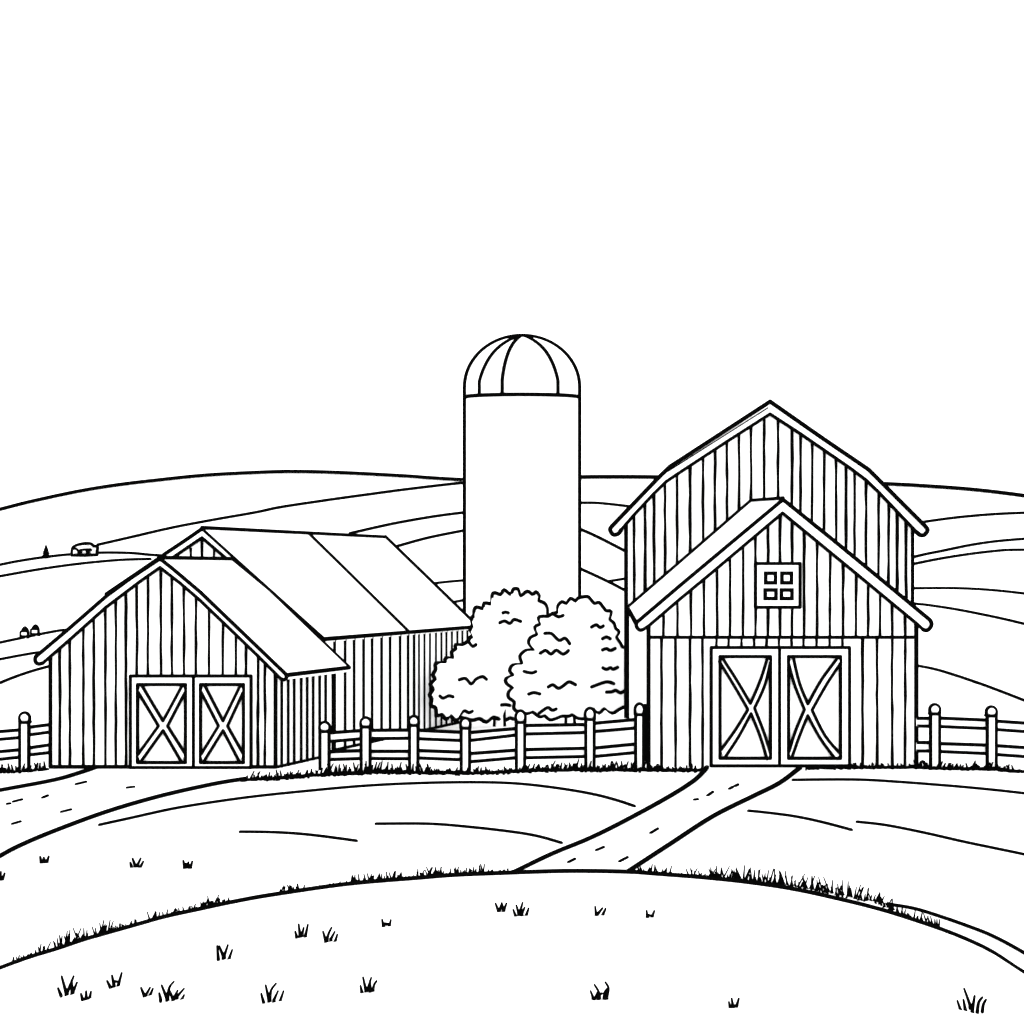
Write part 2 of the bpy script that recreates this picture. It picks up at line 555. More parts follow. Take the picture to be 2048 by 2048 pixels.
# rake trim: left and right boards
def rake(outer, inner, D, name, parent, cap, wout=THICK, win=MID, capc=None):
    """outer/inner px polylines from the peak down; cap = rounded end points"""
    mb = MB()
    poly = [P(x, y, D) for x, y in outer + cap + list(reversed(inner))]
    # split into quads along the board for clean faces
    oi = [interp([(i / (len(outer) - 1), i) for i in range(len(outer))], t) for t in (0, 1)]
    def at(pl, t):
        L = [0]
        for i in range(1, len(pl)): L.append(L[-1] + math.dist(pl[i], pl[i - 1]))
        d = t * L[-1]; i = 0
        while i < len(L) - 2 and L[i + 1] < d: i += 1
        u = (d - L[i]) / (L[i + 1] - L[i])
        return (pl[i][0] + (pl[i + 1][0] - pl[i][0]) * u, pl[i][1] + (pl[i + 1][1] - pl[i][1]) * u)
    N = 10
    for k in range(N):
        a, b = at(outer, k / N), at(outer, (k + 1) / N)
        c, d = at(inner, (k + 1) / N), at(inner, k / N)
        mb.prism([P(*a, D), P(*b, D), P(*c, D), P(*d, D)], (0, 0.14, 0))
    e = [outer[-1]] + cap + [inner[-1]]
    mb.prism([P(x, y, D) for x, y in e], (0, 0.14, 0))
    mb.lines([P(x, y, D) for x, y in outer], pxr(wout, D))
    mb.lines([P(x, y, D) for x, y in inner], pxr(win, D))
    mb.tube([P(x, y, D) for x, y in catmull(e, 4)], pxr(wout, D))
    mb.build(name, parent)
Dt = 29.8
rake([(320,1117.5),(262,1156),(213,1192),(132.5,1262),(76,1309.5)], [(320,1135),(280,1163),(212,1214.5),(140,1279),(86,1326)], Dt, 'roof_trim', barnL, [(71,1315),(71.5,1324),(78,1328)])
rake([(320,1117.5),(345,1137),(400,1183.5),(571,1347.5)], [(320,1135),(360,1166),(400,1200.5),(435,1234),(515,1311),(561,1357)], Dt, 'roof_trim', barnL, [(573,1355),(568,1359.5)], win=MID, wout=6.2)

# back section
D1 = 32.45
Db = 32.35
m = MB()
wp = [P(165,1502,D1), P(165,1248,D1), P(213,1204,D1), P(404,1066,D1), P(646,1287,D1), P(646,1502,D1)]
wp[0].z = 0; wp[-1].z = 0
m.prism(wp, (0, 0.12, 0))
gable_boards(m, [382,404,428], lambda x: 1078 + abs(x - 404) * .8, 1140, D1, 3.8)
m.build('gable_wall', barnL)
m = MB()
xr = P(647, 1277, Db).x; ze = P(647, 1279, Db).z
A = V((xr, D1, 0)) + dv * 0.05; B = V((xr, D1, 0)) + dv * 7.5
m.prism([A, B, B + V((0, 0, ze - 0.03)), A + V((0, 0, ze - 0.03))], (-0.12, 0, 0))
for px in [667,688,706,725,742,761,778,798,814,826,836,847,858,870,881,891,902,913,923,933]:
    p, t = side_pt(xr, D1, px, 0)
    p = p + V((.03, 0, 0))
    if t < 7.4: m.tube([p, p + V((0, 0, ze - .02))], pxr(4.4 if px < 830 else 2.4, p.y), ends=False, n=6)
m.tube([V((xr, D1, 0)), V((xr, D1, ze))], pxr(5, D1), ends=False)
m.tube([A + V((0, 0, .03)), B + V((0, 0, .03))], pxr(5, 36))
m.build('side_wall', barnL)
m = MB()
xq = P(170, 1400, D1).x; zq = P(165, 1252, D1).z
A = V((xq, D1, 0)) + dv * 0.12; B = V((xq, D1, 0)) + dv * 7.5
m.prism([A, B, B + V((0, 0, zq)), A + V((0, 0, zq))], (0.12, 0, 0))
m.build('side_wall', barnL)
m = MB()
m.prism([p + dv * 7.45 for p in wp], (0, 0.1, 0)); m.build('rear_wall', barnL)
m = MB()
R0 = [P(404,1058,Db), P(526,1167.5,Db), P(648,1278,Db)]
R1 = [R0[0] + dv * 8.0, R0[1] + dv * 7.8, R0[2] + dv * 7.6]
quad_strip(m, R0, R1, (0, 0, -0.08))
L0 = [P(404,1058,Db), P(213,1188,Db), P(152,1246,Db)]
L1 = [p + dv * 8.0 for p in L0]
quad_strip(m, L0, L1, (0, 0, -0.08))
r = pxr(THICK, Db)
m.lines([R0[0] + up, R1[0] + up], r); m.lines([p + up for p in R1], pxr(6, 40)); m.lines([R0[2], R1[2]], r * 1.1)
m.lines([R0[0] + dv * 4.2 + up, R0[2] + dv * 3.78 + up], pxr(5.4, 36))
m.lines([L0[0] + V((0,-.03,0)), L0[1] + V((0,-.03,0))], pxr(6, Db)); m.lines([L0[2], L1[2]], r)
m.build('roof', barnL)
rake([(404,1057.5),(370,1081),(328,1109)], [(404,1075.5),(375,1095),(340,1119)], Db - .05, 'roof_trim', barnL, [(330,1118)])
rake([(404,1057.5),(500,1144),(647,1276)], [(404,1075.5),(455,1119),(644,1290)], Db - .05, 'roof_trim', barnL, [(648,1284)], wout=4.2)

# ---- doors
def door(parent, D, x0, x1, y0, y1, ix0, ix1, iy0, iy1, braces):
    m = MB()
    m.prism([P(x0, y0, D), P(x1, y0, D), P(x1, y1, D), P(x0, y1, D)], (0, 0.03, 0))
    r = pxr(5.2, D); Do = D - 0.03
    m.lines([P(x0, y0, Do), P(x1, y0, Do), P(x1, y1, Do), P(x0, y1, Do)], r, closed=True)
    d = m.build('door', parent)
    f = MB(); Dq = D - 0.035
    for a in ([(x0+2,y0+2),(x1-2,y0+2),(x1-2,iy0),(x0+2,iy0)], [(x0+2,iy1),(x1-2,iy1),(x1-2,y1-2),(x0+2,y1-2)],
              [(x0+2,iy0),(ix0,iy0),(ix0,iy1),(x0+2,iy1)], [(ix1,iy0),(x1-2,iy0),(x1-2,iy1),(ix1,iy1)]):
        f.prism([P(x, y, Dq) for x, y in a], (0, 0.03, 0))
    f.lines([P(ix0, iy0, Dq), P(ix1, iy0, Dq), P(ix1, iy1, Dq), P(ix0, iy1, Dq)], pxr(5.4, D), closed=True)
    f.build('door_frame', d)
    for k, (ea, eb) in enumerate(braces):
        b = MB(); De = D - 0.05 - 0.012 * k
        # ea, eb: the brace's two edges, each two halves meeting at the crossing
        def full(e):
            q = []
            for h in e: q += [h[0], ((h[0][0] + h[1][0]) / 2, (h[0][1] + h[1][1]) / 2), h[1]] if len(h) == 2 else list(h)
            return q
        A = full(ea); B = full(eb)
        for i in range(len(A) - 1):
            b.prism([P(*A[i], De), P(*A[i + 1], De), P(*B[i + 1], De), P(*B[i], De)], (0, 0.03, 0))
        for h in list(ea) + list(eb):
            b.tube([P(x, y, D - 0.065) for x, y in (catmull(h, 4) if len(h) > 2 else h)], pxr(4.8, D))
        b.build('brace', d)
    return d
# left barn doors
for (x0, x1, ix0, ix1, c) in ((261, 387, 275, 371, 326), (387, 502, 401, 487, 446)):
    u, v = ix0 + 1, ix1 - 1
    # brace 1: upper left to lower right ; edges (upper/right edge, lower/left edge)
    b1 = ([[(u+7,1370),(c,1442)], [(c+9,1452),(v,1507)]], [[(u,1384),(c-9,1452)], [(c,1461),(v-7,1524)]])
    b2 = ([[(v-5,1370),(c,1442)], [(c-9,1452),(u,1509)]], [[(v,1385),(c+9,1452)], [(c,1461),(u+5,1524)]])
    door(barnL, D0 - 0.04, x0, x1, 1352, 1535, ix0, ix1, 1369, 1525, (b1, b2))

# ================================================================== RIGHT BARN
DR = 30.2
DT = 35.2
barnR = thing('tall_barn', P(1566, 1534, DR), 'tall white board barn at right with gambrel gable, lower front bay and square window', 'barn')
# tall gable
inT = [(1238,1062),(1253,1046),(1266,1032),(1306,989),(1332,963.5),(1351,950.5),(1370,939),(1454,883),(1540,828),(1600,866),(1700,936),(1732,960),(1757,985),(1825,1053),(1836,1066)]
def top_T(x): return interp(inT, x)
m = MB()
wp = [P(1252,1480,DT), P(1252,1040,DT), P(1332,957,DT), P(1540,820,DT), P(1732,953,DT), P(1825,1047,DT), P(1825,1480,DT)]
wp[0].z = 0; wp[-1].z = 0
m.prism(wp, (0, 0.12, 0))
gable_boards(m, [1268,1290,1308,1330,1354,1380,1406,1430,1454,1478,1502,1528,1556,1584,1601,1624,1648,1672,1692,1709,1732,1757,1777,1794,1812], top_T, 1330, DT, 4.4)
m.tube([P(1252,1046,DT), P(1252,1436,DT)], pxr(6.8, DT), ends=False)
m.tube([P(1825,1053,DT), P(1825,1478,DT)], pxr(5.8, DT), ends=False)
m.build('gable_wall', barnR)
dr = V((0.1936, 1, 0))
m = MB()
m.prism([p + dr * 7.9 for p in wp], (0, 0.1, 0)); m.build('rear_wall', barnR)
for i, sx in ((0, .12), (-1, -.12)):
    m = MB(); a = V((wp[i].x, DT, 0)) + dr * 0.12; b = V((wp[i].x, DT, 0)) + dr * 7.9; z = wp[1].z - .05
    m.prism([a, b, b + V((0, 0, z)), a + V((0, 0, z))], (sx, 0, 0))
    for k in range(1, 14):
        q_ = a + (b - a) * (k / 14); m.tube([q_, q_ + V((0, 0, z))], .028, ends=False, n=6)
    m.build('side_wall', barnR)
m = MB(); DU = 35.02
for pl in ([(1540,803),(1332,939),(1222,1055)], [(1540,803),(1737,939),(1852,1055)]):
    a = [P(x, y, DU) for x, y in pl]; b = [p + dr * 8.2 for p in a]
    quad_strip(m, a, b, (0, 0, -0.1))
    m.lines([a[2], b[2]], pxr(5, DU)); m.lines([a[1], b[1]], pxr(4, DU)); m.lines(b, pxr(5, DU))
m.lines([a[0], b[0]], pxr(5, DU))
m.lines([P(1536,815.5,DU-.09), P(1440,876.5,DU-.09), P(1336,942.5,DU-.09)], pxr(.8, DU))
m.build('roof', barnR)
rake([(1540,803),(1434,872),(1340,933),(1318,954),(1224,1052)], [(1540,828),(1454,883),(1351,950.5),(1332,963.5),(1306,989),(1266,1032),(1242,1060)], DU - .05, 'roof_trim', barnR, [(1220,1059),(1226,1069),(1236,1068)], wout=7.6)
rake([(1540,803),(1640,873),(1737,939),(1852,1054)], [(1540,828),(1600,867),(1700,936),(1732,960),(1757,984),(1833,1064)], DU - .05, 'roof_trim', barnR, [(1855,1061),(1848,1070),(1840,1070)], wout=7.4)

# front bay
inF = [(1283,1264),(1297,1253),(1430,1140),(1565,1026),(1700,1138),(1833,1246),(1850,1260)]
def top_F(x): return interp(inF, x)
m = MB()
wp = [P(1297,1535,DR), P(1297,1247,DR), P(1565,1018,DR), P(1833,1240,DR), P(1833,1535,DR)]
m.prism(wp, (0, 0.12, 0))
gable_boards(m, [1327,1355,1382,1408,1434,1460,1486,1608,1634,1660,1686,1712,1736,1760,1784,1810], top_F, 1275, DR)
gable_boards(m, [1511,1536,1560,1584], top_F, 1127, DR)
gable_boards(m, [1511,1536,1560,1584], 1215, 1275, DR)
gable_boards(m, [1323,1351,1380,1405,1725,1754,1784,1810], 1275, 1534, DR)
gable_boards(m, [1433,1457,1483,1508,1533,1558,1583,1607,1633,1659,1685], 1275, 1294, DR, 3.6)
m.tube([P(1298,1274.5,DR), P(1833,1274.5,DR)], pxr(5.4, DR), ends=False)
m.tube([P(1297,1252,DR), P(1297,1534,DR)], pxr(7.2, DR), ends=False)
m.tube([P(1292.5,1408,DR), P(1292.5,1522,DR)], pxr(11, DR), ends=False)  # shade in the gap beside the last fence post, painted as a black strip
m.tube([P(1832.5,1246,DR), P(1832.5,1534,DR)], pxr(7.6, DR), ends=False)
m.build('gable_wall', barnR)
m = MB()
a = V((wp[0].x, DR + .12, 0)); b = V((wp[0].x, DT + .0, 0)); z0 = P(1297, 1250, DR).z
m.prism([a, b, b + V((0, 0, z0 + .1)), a + V((0, 0, z0))], (0.12, 0, 0))
m.tube([b + V((0, -.03, .5)), b + V((0, -.03, z0 + .1))], pxr(7.4, DT), ends=False)
m.build('side_wall', barnR)
m = MB()
a = V((wp[-1].x, DR + .12, 0)); b = V((wp[-1].x, DT, 0))
m.prism([a, b, b + V((0, 0, z0)), a + V((0, 0, z0))], (-0.12, 0, 0))
for k in range(1, 9):
    q_ = a + (b - a) * (k / 9); m.tube([q_, q_ + V((0, 0, z0))], .025, ends=False, n=6)
m.build('side_wall', barnR)
m = MB(); DG = 29.98; DB = 35.0
Pk, Ev = P(1566,999,DG), P(1272,1246,DG)
Pb, Eb = P(1503,1003,DB), P(1256,1217,DB)
m.prism([Pk, Ev, Eb, Pb], (0, 0, -0.09))
Er = P(1862,1241,DG); Erb = V((Er.x, DB, Er.z + .1))
m.prism([Pk, Pb, Erb, Er], (0, 0, -0.09))
m.lines([Pk + up, Pb + up], pxr(6, DG)); m.lines([Pb + up, Eb + up], pxr(6, DB)); m.lines([Eb, Ev], pxr(7.5, 32)); m.lines([Er, Erb], pxr(5, DG)); m.lines([Pb, Erb], pxr(4, DB))
m.build('roof', barnR)
rake([(1566,999),(1470,1079),(1360,1171),(1273,1245)], [(1565,1026),(1430,1140),(1360,1198),(1297,1252),(1286,1259)], DG - .04, 'roof_trim', barnR, [(1273,1253),(1279,1260)], wout=6.4)
rake([(1566,999),(1670,1083),(1760,1157),(1860,1240)], [(1565,1026),(1700,1137),(1833,1247),(1846,1259)], DG - .04, 'roof_trim', barnR, [(1863,1248),(1859,1257),(1852,1261)], wout=7.0)

# window
wn = MB(); Dw = DR - .03
wn.prism([P(1511,1127,Dw), P(1600,1127,Dw), P(1600,1214.5,Dw), P(1511,1214.5,Dw)], (0, 0.03, 0))
wn.lines([P(1511,1127,Dw), P(1600,1127,Dw), P(1600,1214.5,Dw), P(1511,1214.5,Dw)], pxr(5.2, DR), closed=True)
win = wn.build('window', barnR)
for x0, x1 in ((1528.5,1554), (1561,1586)):
    for y0, y1 in ((1143.5,1168), (1177,1199.5)):
        q_ = MB(); e = 4.0; Dp = Dw - .01; x0 -= 1; x1 += 1; y0 -= 1; y1 += 1.5
        a = [(x0,y0),(x1,y0),(x1,y1),(x0,y1)]; b = [(x0+2*e,y0+2*e),(x1-2*e,y0+2*e),(x1-2*e,y1-2*e),(x0+2*e,y1-2*e)]
        for i in range(4):
            j = (i + 1) % 4
            q_.prism([P(*a[i],Dp), P(*a[j],Dp), P(*b[j],Dp), P(*b[i],Dp)], (0, .03, 0), 1)
        q_.prism([P(x,y,Dp+.004) for x, y in b], (0, .02, 0), 0)
        q_.build('pane', win)

# doors of the tall barn
c = (1501, 1417)
b1 = ([[(1445,1316),(1474,1361),(1501,1407)], [(1509,1416),(1527,1462),(1541,1506)]],
      [[(1438.5,1323),(1468,1371),(1496,1419)], [(1502,1427),(1520,1472),(1534,1518)]])
b2 = ([[(1535,1316),(1521,1360),(1501,1407)], [(1496,1419),(1472,1458),(1442,1500)]],
      [[(1541,1324),(1529,1372),(1509,1416)], [(1502,1427),(1478,1472),(1449,1516)]])
door(barnR, DR - .04, 1422.5, 1559, 1295, 1531.5, 1440, 1541, 1313, 1516.5, (b1, b2))
b1 = ([[(1587,1316),(1599,1366),(1616,1408)], [(1624,1420),(1650,1471),(1681,1508)]],
      [[(1577,1326),(1590,1372),(1609,1419)], [(1615.5,1431),(1640,1476),(1670,1517)]])
b2 = ([[(1675,1316),(1642,1361),(1616,1408)], [(1609,1419),(1591,1462),(1578,1503)]],
      [[(1682,1325),(1653,1369),(1624,1420)], [(1615.5,1431),(1599,1472),(1583,1517)]])
door(barnR, DR - .04, 1559, 1699, 1295, 1531.5, 1577, 1681, 1313, 1516.5, (b1, b2))

# ================================================================== SILO
DS = 48.0; cxs = (1044 - 1024) * DS / F; RS = 111.5 * DS / F; RL = 115 * DS / F
zs = H - (794 - HY) * DS / F; zr = H - (775 - HY) * DS / F
ztop = H - (675.5 - HY) * DS / F
silo = thing('silo', (cxs, DS, 0), 'tall white round silo with a ribbed dome, behind the two bushes', 'silo')
m = MB(); n = 64
vs = []
for z in (0, zs):
    vs += [V((cxs + RS * math.cos(2*math.pi*i/n), DS + RS * math.sin(2*math.pi*i/n), z)) for i in range(n)]
m.add(vs, [(i, (i+1) % n, n+(i+1) % n, n+i) for i in range(n)], 0)
for sx in (-1, 1):
    m.tube([(cxs + sx * RL, DS - .05, 0), (cxs + sx * RL, DS - .05, zr)], pxr(6.4, DS), ends=False)
ring = []
for i in range(96):
    a = 2 * math.pi * i / 96
    ring.append(V((cxs + RS * 1.003 * math.cos(a), DS + RS * 1.003 * math.sin(a), zs + (-0.18 * max(-math.sin(a), 0)))))
m.tube(ring, pxr(6, DS), closed=True)
m.build('silo_wall', silo)
m = MB(); K_ = 16
hd = ztop - zr
prof = [(RS, zs), (RS, zr)] + [(RS * math.cos(math.pi/2*k/K_), zr + hd * math.sin(math.pi/2*k/K_)) for k in range(1, K_)]
vs = []
for r_, z in prof: vs += [V((cxs + r_ * math.cos(2*math.pi*i/n), DS + r_ * math.sin(2*math.pi*i/n), z)) for i in range(n)]
vs.append(V((cxs, DS, ztop)))
fs = [(j*n+i, j*n+(i+1) % n, (j+1)*n+(i+1) % n, (j+1)*n+i) for j in range(len(prof)-1) for i in range(n)]
fs += [((len(prof)-1)*n+i, (len(prof)-1)*n+(i+1) % n, len(vs)-1) for i in range(n)]
m.add(vs, fs, 0)
for k_, s in enumerate([-1.0, -.748, -.348, .617, 1.0, -.748, .0, .7]):
    ys_ = -math.sqrt(max(1 - s*s, 0)) * (1 if k_ < 5 else -1)
    q_ = []
    z0_ = zs - .12 if abs(s) < .99 else zs
    pr = [(RS, z0_ + .0), (RS, zr)] + [(RS * math.cos(math.pi/2*k/20), zr + hd * math.sin(math.pi/2*k/20)) for k in range(1, 21)]
    for r_, z in pr:
        sf = max(0, min(1, (z - zr) / hd))
        se = s if abs(s) > .99 else s * (1 - .28 * sf - .5 * sf ** 6)      # seams draw together towards the apex
        ye = math.copysign(math.sqrt(max(1 - se * se, 0)), ys_) if abs(s) < .99 else ys_
        q_.append((cxs + se * r_ * (1.002 if abs(s) < .99 else RL / RS), DS + ye * r_ * 1.002 - .03, z + .01 + (0 if abs(s) < .99 else (RL - RS) * sf)))
    m.tube(q_, pxr(6.4 if abs(s) > .99 else 5.4, DS))
m.build('dome', silo)

# ================================================================== BUSHES
def Z3(pts): return [(800 + .265 * x, 1100 + .265 * y) for x, y in pts]
def scallop(pts, amp=0.0): return catmull(pts + [pts[0]], 3)[:-1]
b1o = Z3([(275,1250),(270,1190),(235,1170),(240,1120),(225,1090),(250,1050),(230,1010),(265,975),(250,940),(270,900),(270,855),(335,850),(345,815),(395,815),(390,770),(420,745),(420,715),(465,715),(510,690),(530,660),(555,635),(530,600),(548,560),(540,515),(558,490),(560,450),(580,430),(625,440),(635,400),(690,400),(695,340),(715,322),(760,335),(785,300),(835,335),(855,295),(890,295),(910,345),(960,310),(1000,335),(1025,315),(1050,345),(1045,380),(1090,400),(1110,440),(1112,495),(1120,600),(1100,800),(1060,1000),(1000,1150),(920,1230),(865,1272),(830,1265),(795,1280),(745,1272),(700,1260),(650,1295),(600,1270),(545,1282),(495,1270),(440,1262),(420,1285),(375,1245),(350,1275),(315,1240)])
b2o = Z3([(1150,478),(1188,465),(1192,420),(1220,390),(1255,402),(1285,365),(1325,385),(1345,362),(1410,350),(1435,370),(1465,402),(1500,395),(1530,430),(1555,458),(1592,462),(1580,518),(1612,550),(1625,590),(1650,615),(1632,655),(1660,700),(1680,735),(1712,742),(1738,760),(1738,900),(1738,1050),(1735,1160),(1690,1180),(1650,1200),(1600,1228),(1545,1192),(1500,1228),(1465,1195),(1420,1235),(1390,1268),(1340,1265),(1300,1240),(1270,1250),(1220,1250),(1180,1265),(1130,1278),(1090,1248),(1050,1255),(1000,1220),(960,1230),(905,1225),(860,1195),(862,1145),(820,1110),(820,1070),(848,1040),(805,1005),(800,970),(852,945),(828,910),(850,868),(918,858),(905,800),(950,757),(1008,752),(972,700),(985,660),(1034,632),(1018,580),(1058,555),(1045,510),(1075,500),(1115,500)])
s1 = [[(775,472),(798,466),(818,472)],[(752,545),(790,532),(830,550),(860,520),(910,535)],[(450,970),(500,960),(540,1000),(575,965),(625,945),(655,965)],[(305,1095),(330,1110),(370,1092),(405,1098)],[(765,1160),(800,1158),(830,1165)],[(520,690),(550,722),(577,708)],[(430,1285),(480,1208),(520,1220),(548,1208)]]
s2 = [[(1090,625),(1140,625),(1195,675),(1240,658),(1275,700)],[(1055,775),(1095,750),(1135,777),(1175,748),(1225,777),(1265,750)],[(1438,577),(1475,560),(1500,580),(1528,570)],[(1520,665),(1550,652),(1580,665)],[(1520,748),(1550,738),(1580,752),(1618,738)],[(1522,880),(1550,892),(1580,880),(1600,892),(1635,878)],[(1438,1022),(1510,995),(1560,985),(1605,1000)],[(1550,1062),(1590,1060),(1620,1050),(1655,1070),(1693,1055)],[(935,908),(990,920),(1023,908)],[(1115,1022),(1150,1005),(1190,1032),(1230,1010),(1270,983),(1318,1005)],[(970,1078),(1010,1065),(1053,1075)],[(1050,1225),(1110,1180),(1145,1200),(1175,1190)],[(1150,478),(1190,502),(1228,490)]]
def bush(label, out, centre, Df, T_, sq_, trunk, mirror_sq=True):
    tb = trunk; D = Df(tb[0])
    base = P(tb[0], 1300, D); base.z = 0
    t = thing('bush', base, label, 'bush', 'bushes between the barns')
    m = MB(); o2 = scallop(out)
    inflate(m, o2, centre, Df, T_)
    m.tube([P(x, y, Df(x)) + V((0, -.1, 0)) for x, y in o2], pxr(6.2, D), closed=True)
    for l in sq_: sq(m, Z3(l), o2, centre, Df, T_, 5.2)
    for l in sq_:   # the far side carries the same kind of leaf marks
        q = []
        for x, y in catmull(Z3(l), 3):
            s = radial_s(o2, centre, (x, y)); q.append(P(x, y, Df(x)) + V((0, T_ * math.sqrt(max(1 - s*s, 0)) + .01, 0)))
        m.tube(q, pxr(6, D))
    m.build('foliage', t)
    m = MB(); zt_ = 1.0
    wd = tb[1] * D / F
    q = [base + V((0, 0, -0.02)), base + V((0, 0, 0.5)), base + V((0, 0, zt_))]
    m.tube(q, [wd * 1.1, wd, wd * .9], mi=0, n=12, ends=False)
    for sx in (-1, 1): m.tube([base + V((sx * wd * 1.1, -.08, 0)), base + V((sx * wd, -.08, .5)), base + V((sx * wd * .9, -.08, zt_))], pxr(4.6, D), ends=False)
    m.build('trunk', t)
bush('left bush of white scalloped foliage beside the low barn, partly behind its neighbour', b1o, (975, 1330), lambda x: 36.3 + (x - 860) * .0145, 0.5, s1, (999, 9.5))
bush('right bush of white scalloped foliage with many leaf marks, against the tall barn', b2o, (1135, 1330), lambda x: 36.2 + (x - 1015) * .0025, 0.55, s2, (1140, 8.5))

# ================================================================== FENCES
def fence(name, label, D, posts, rails):
    b = P(posts[0][0], 1500, D); b.z = 0
    t = thing(name, b, label, 'fence', 'rail fences along the yard')
    for (x, half, top, neck) in posts:
        c = P(x, neck, D); R = half * D / F
        m = MB()
        m.tube([V((c.x, D, -0.02)), V((c.x, D, c.z))], R, mi=0, n=16, ends=False)
        for sx in (-1, 1): m.tube([V((c.x + sx * R * .93, D - .07, 0)), V((c.x + sx * R * .93, D - .07, c.z))], pxr(5.4, D), ends=False)
        m.tube([V((c.x + R * math.cos(a*math.pi/8), D + (R+.01) * math.sin(a*math.pi/8), c.z)) for a in range(16)], pxr(4.6, D), closed=True)
        p = m.build('post', t)
        m = MB(); hc = (neck - top) * D / F; rc = R * 1.05
        m.ball(V((c.x, D, c.z + hc * .5)), 1.0, mi=0, sx=rc, sz=hc * .52, n=16)
        q = [V((c.x - rc * math.cos(a*math.pi/10), D - .05, c.z + hc * .42 + (hc * .58) * math.sin(a*math.pi/10))) for a in range(11)]
        q = [V((c.x - rc * .96, D - .05, c.z))] + q + [V((c.x + rc * .96, D - .05, c.z))]
        m.tube(q, pxr(5.4, D))
        m.build('cap', p)
    for (xa, xb, ya0, yb0, ya1, yb1) in rails:   # top edge, bottom edge
        m = MB(); Dq = D
        m.prism([P(xa, ya0, Dq), P(xb, yb0, Dq), P(xb, yb1, Dq), P(xa, ya1, Dq)], (0, .05, 0))
        for (y0, y1) in ((ya0, yb0), (ya1, yb1)):
            m.tube([P(xa, y0, Dq), P(xb, y1, Dq)], pxr(5.6, D), ends=False)
        m.build('rail', t)
DF = 29.78
fence('rail_fence', 'long rail fence with seven round topped posts between the two barns', DF,
      [(650,9.5,1444,1462),(732,9.5,1435,1453),(828,9,1432,1450),(931,9,1436,1455.5),(1041,9,1421,1444),(1179.5,9,1416,1438),(1278.5,8.5,1407,1428.5)],
      [(659,723,1465.5,1461,1483,1477.5),(659,723,1503.5,1501,1519,1517),
       (741,820,1460.5,1460,1477,1476.5),(741,820,1502.5,1502.5,1517,1517.5),
       (837,923,1460.5,1464.5,1477.5,1481),(837,923,1501,1504,1516,1519.5),
       (940,1033,1465,1457,1481,1470),(940,1033,1507,1500,1523.5,1515.5),
       (1050,1171,1451,1449,1468,1465),(1050,1171,1499,1496.5,1515.5,1513),
       (1188.5,1271,1446.5,1439,1463,1456),(1188.5,1271,1496,1488,1513,1505)])
fence('rail_fence', 'short rail fence at far left, ending against the low barn', 29.95,
      [(51,9.5,1425,1444),(-60,9.5,1429,1448)],
      [(-50,42,1467,1459.5,1483,1475),(-50,42,1508,1499,1524,1514),
       (61,100,1454,1449,1469.5,1464),(61,100,1495,1489.5,1509.5,1505),
       (-190,-70,1478,1468,1494,1484),(-190,-70,1518,1509,1534,1525)])
fence('rail_fence', 'rail fence at far right, starting from the tall barn', 29.95,
      [(1868,9.5,1408.5,1427),(1981,9.5,1413,1431),(2100,9.5,1419,1437),(2218,9.5,1426,1444),(2336,9.5,1433,1451)],
      [(1834,1859,1436.5,1436.5,1452,1452.5),(1834,1859,1485,1485,1502,1502),
       (1878,1972,1436,1440,1453,1457),(1878,1972,1487,1490,1503,1507),
       (1991,2091,1442,1449,1459,1466),(1991,2091,1491,1498,1509,1516),
       (2110,2208,1450,1456,1467,1473),(2110,2208,1499,1505,1517,1523),(2228,2326,1457,1463,1474,1480),(2228,2326,1506,1511,1523,1529)])

# ================================================================== GRASS FRINGES
def fringe(mb, base, segs, place_, rnd, step=3.0, wbase=5.0, line=0, jit=2):
    """segs: (x0, x1, hmin, hmax); base: px polyline of the roots"""
    for x0, x1, h0, h1 in segs:
        x = x0
        while x < x1:
            y = interp(base, x) + rnd.uniform(-jit, jit)
            b = place_(x, y); s = b.y / F
            h = h0 + (h1 - h0) * rnd.random() ** 1.3
            lean = rnd.uniform(-.45, .55) * h
            mb.cone(b + V((0, rnd.uniform(-.02, .02), -.01)), b + V((lean * s, 0, h * s)), pxr(wbase, b.y))
            x += step * rnd.uniform(.6, 1.5)
rnd = random.Random(11)
m = MB()
YB = [(480,1563),(560,1559),(640,1552),(760,1547),(960,1549),(1040,1545),(1110,1542.5),(1430,1543)]
gp = lambda x, y: G(x, y)
fringe(m, YB, [(490,640,6,18),(640,860,8,25),(860,1040,4,14),(1040,1100,6,16),(1100,1310,8,22),(1310,1410,5,14)], gp, rnd, step=2.6, wbase=4.2, jit=3)
q = []; R = []
x = 486
while x < 1412:
    p = G(x, interp(YB, x) + rnd.uniform(-1.2, 1.2)); q.append(p + V((0, 0, .02))); R.append(pxr(rnd.uniform(5, 12), p.y)); x += 5
m.tube(q, R)
tag(m.build('grass'), 'ragged strip of short dark grass under the middle fence', 'grass', kind='stuff')
m = MB()
YL = [(-120,1556),(0,1546),(40,1545),(96,1540)]
fringe(m, YL, [(-120,94,6,20)], gp, rnd, step=2.8, wbase=4.8, jit=2)
q = []; R = []
x = -120
while x < 96:
    p = G(x, interp(YL, x) + rnd.uniform(-1, 1)); q.append(p + V((0, 0, .01))); R.append(pxr(rnd.uniform(4, 9), p.y)); x += 5
m.tube(q, R)
tag(m.build('grass'), 'ragged strip of short dark grass under the far left fence', 'grass', kind='stuff')
m = MB()
YR = [(1612,1539),(1700,1537.5),(1840,1537),(1870,1539),(1990,1541),(2030,1545),(2200,1548)]
fringe(m, YR, [(1612,1700,2,3),(1700,1832,4,12),(1832,2030,6,19),(2030,2200,2,6)], lambda x, y: G(x, y), rnd, step=2.8, wbase=4.8, jit=2)
q = []; R = []
x = 1614
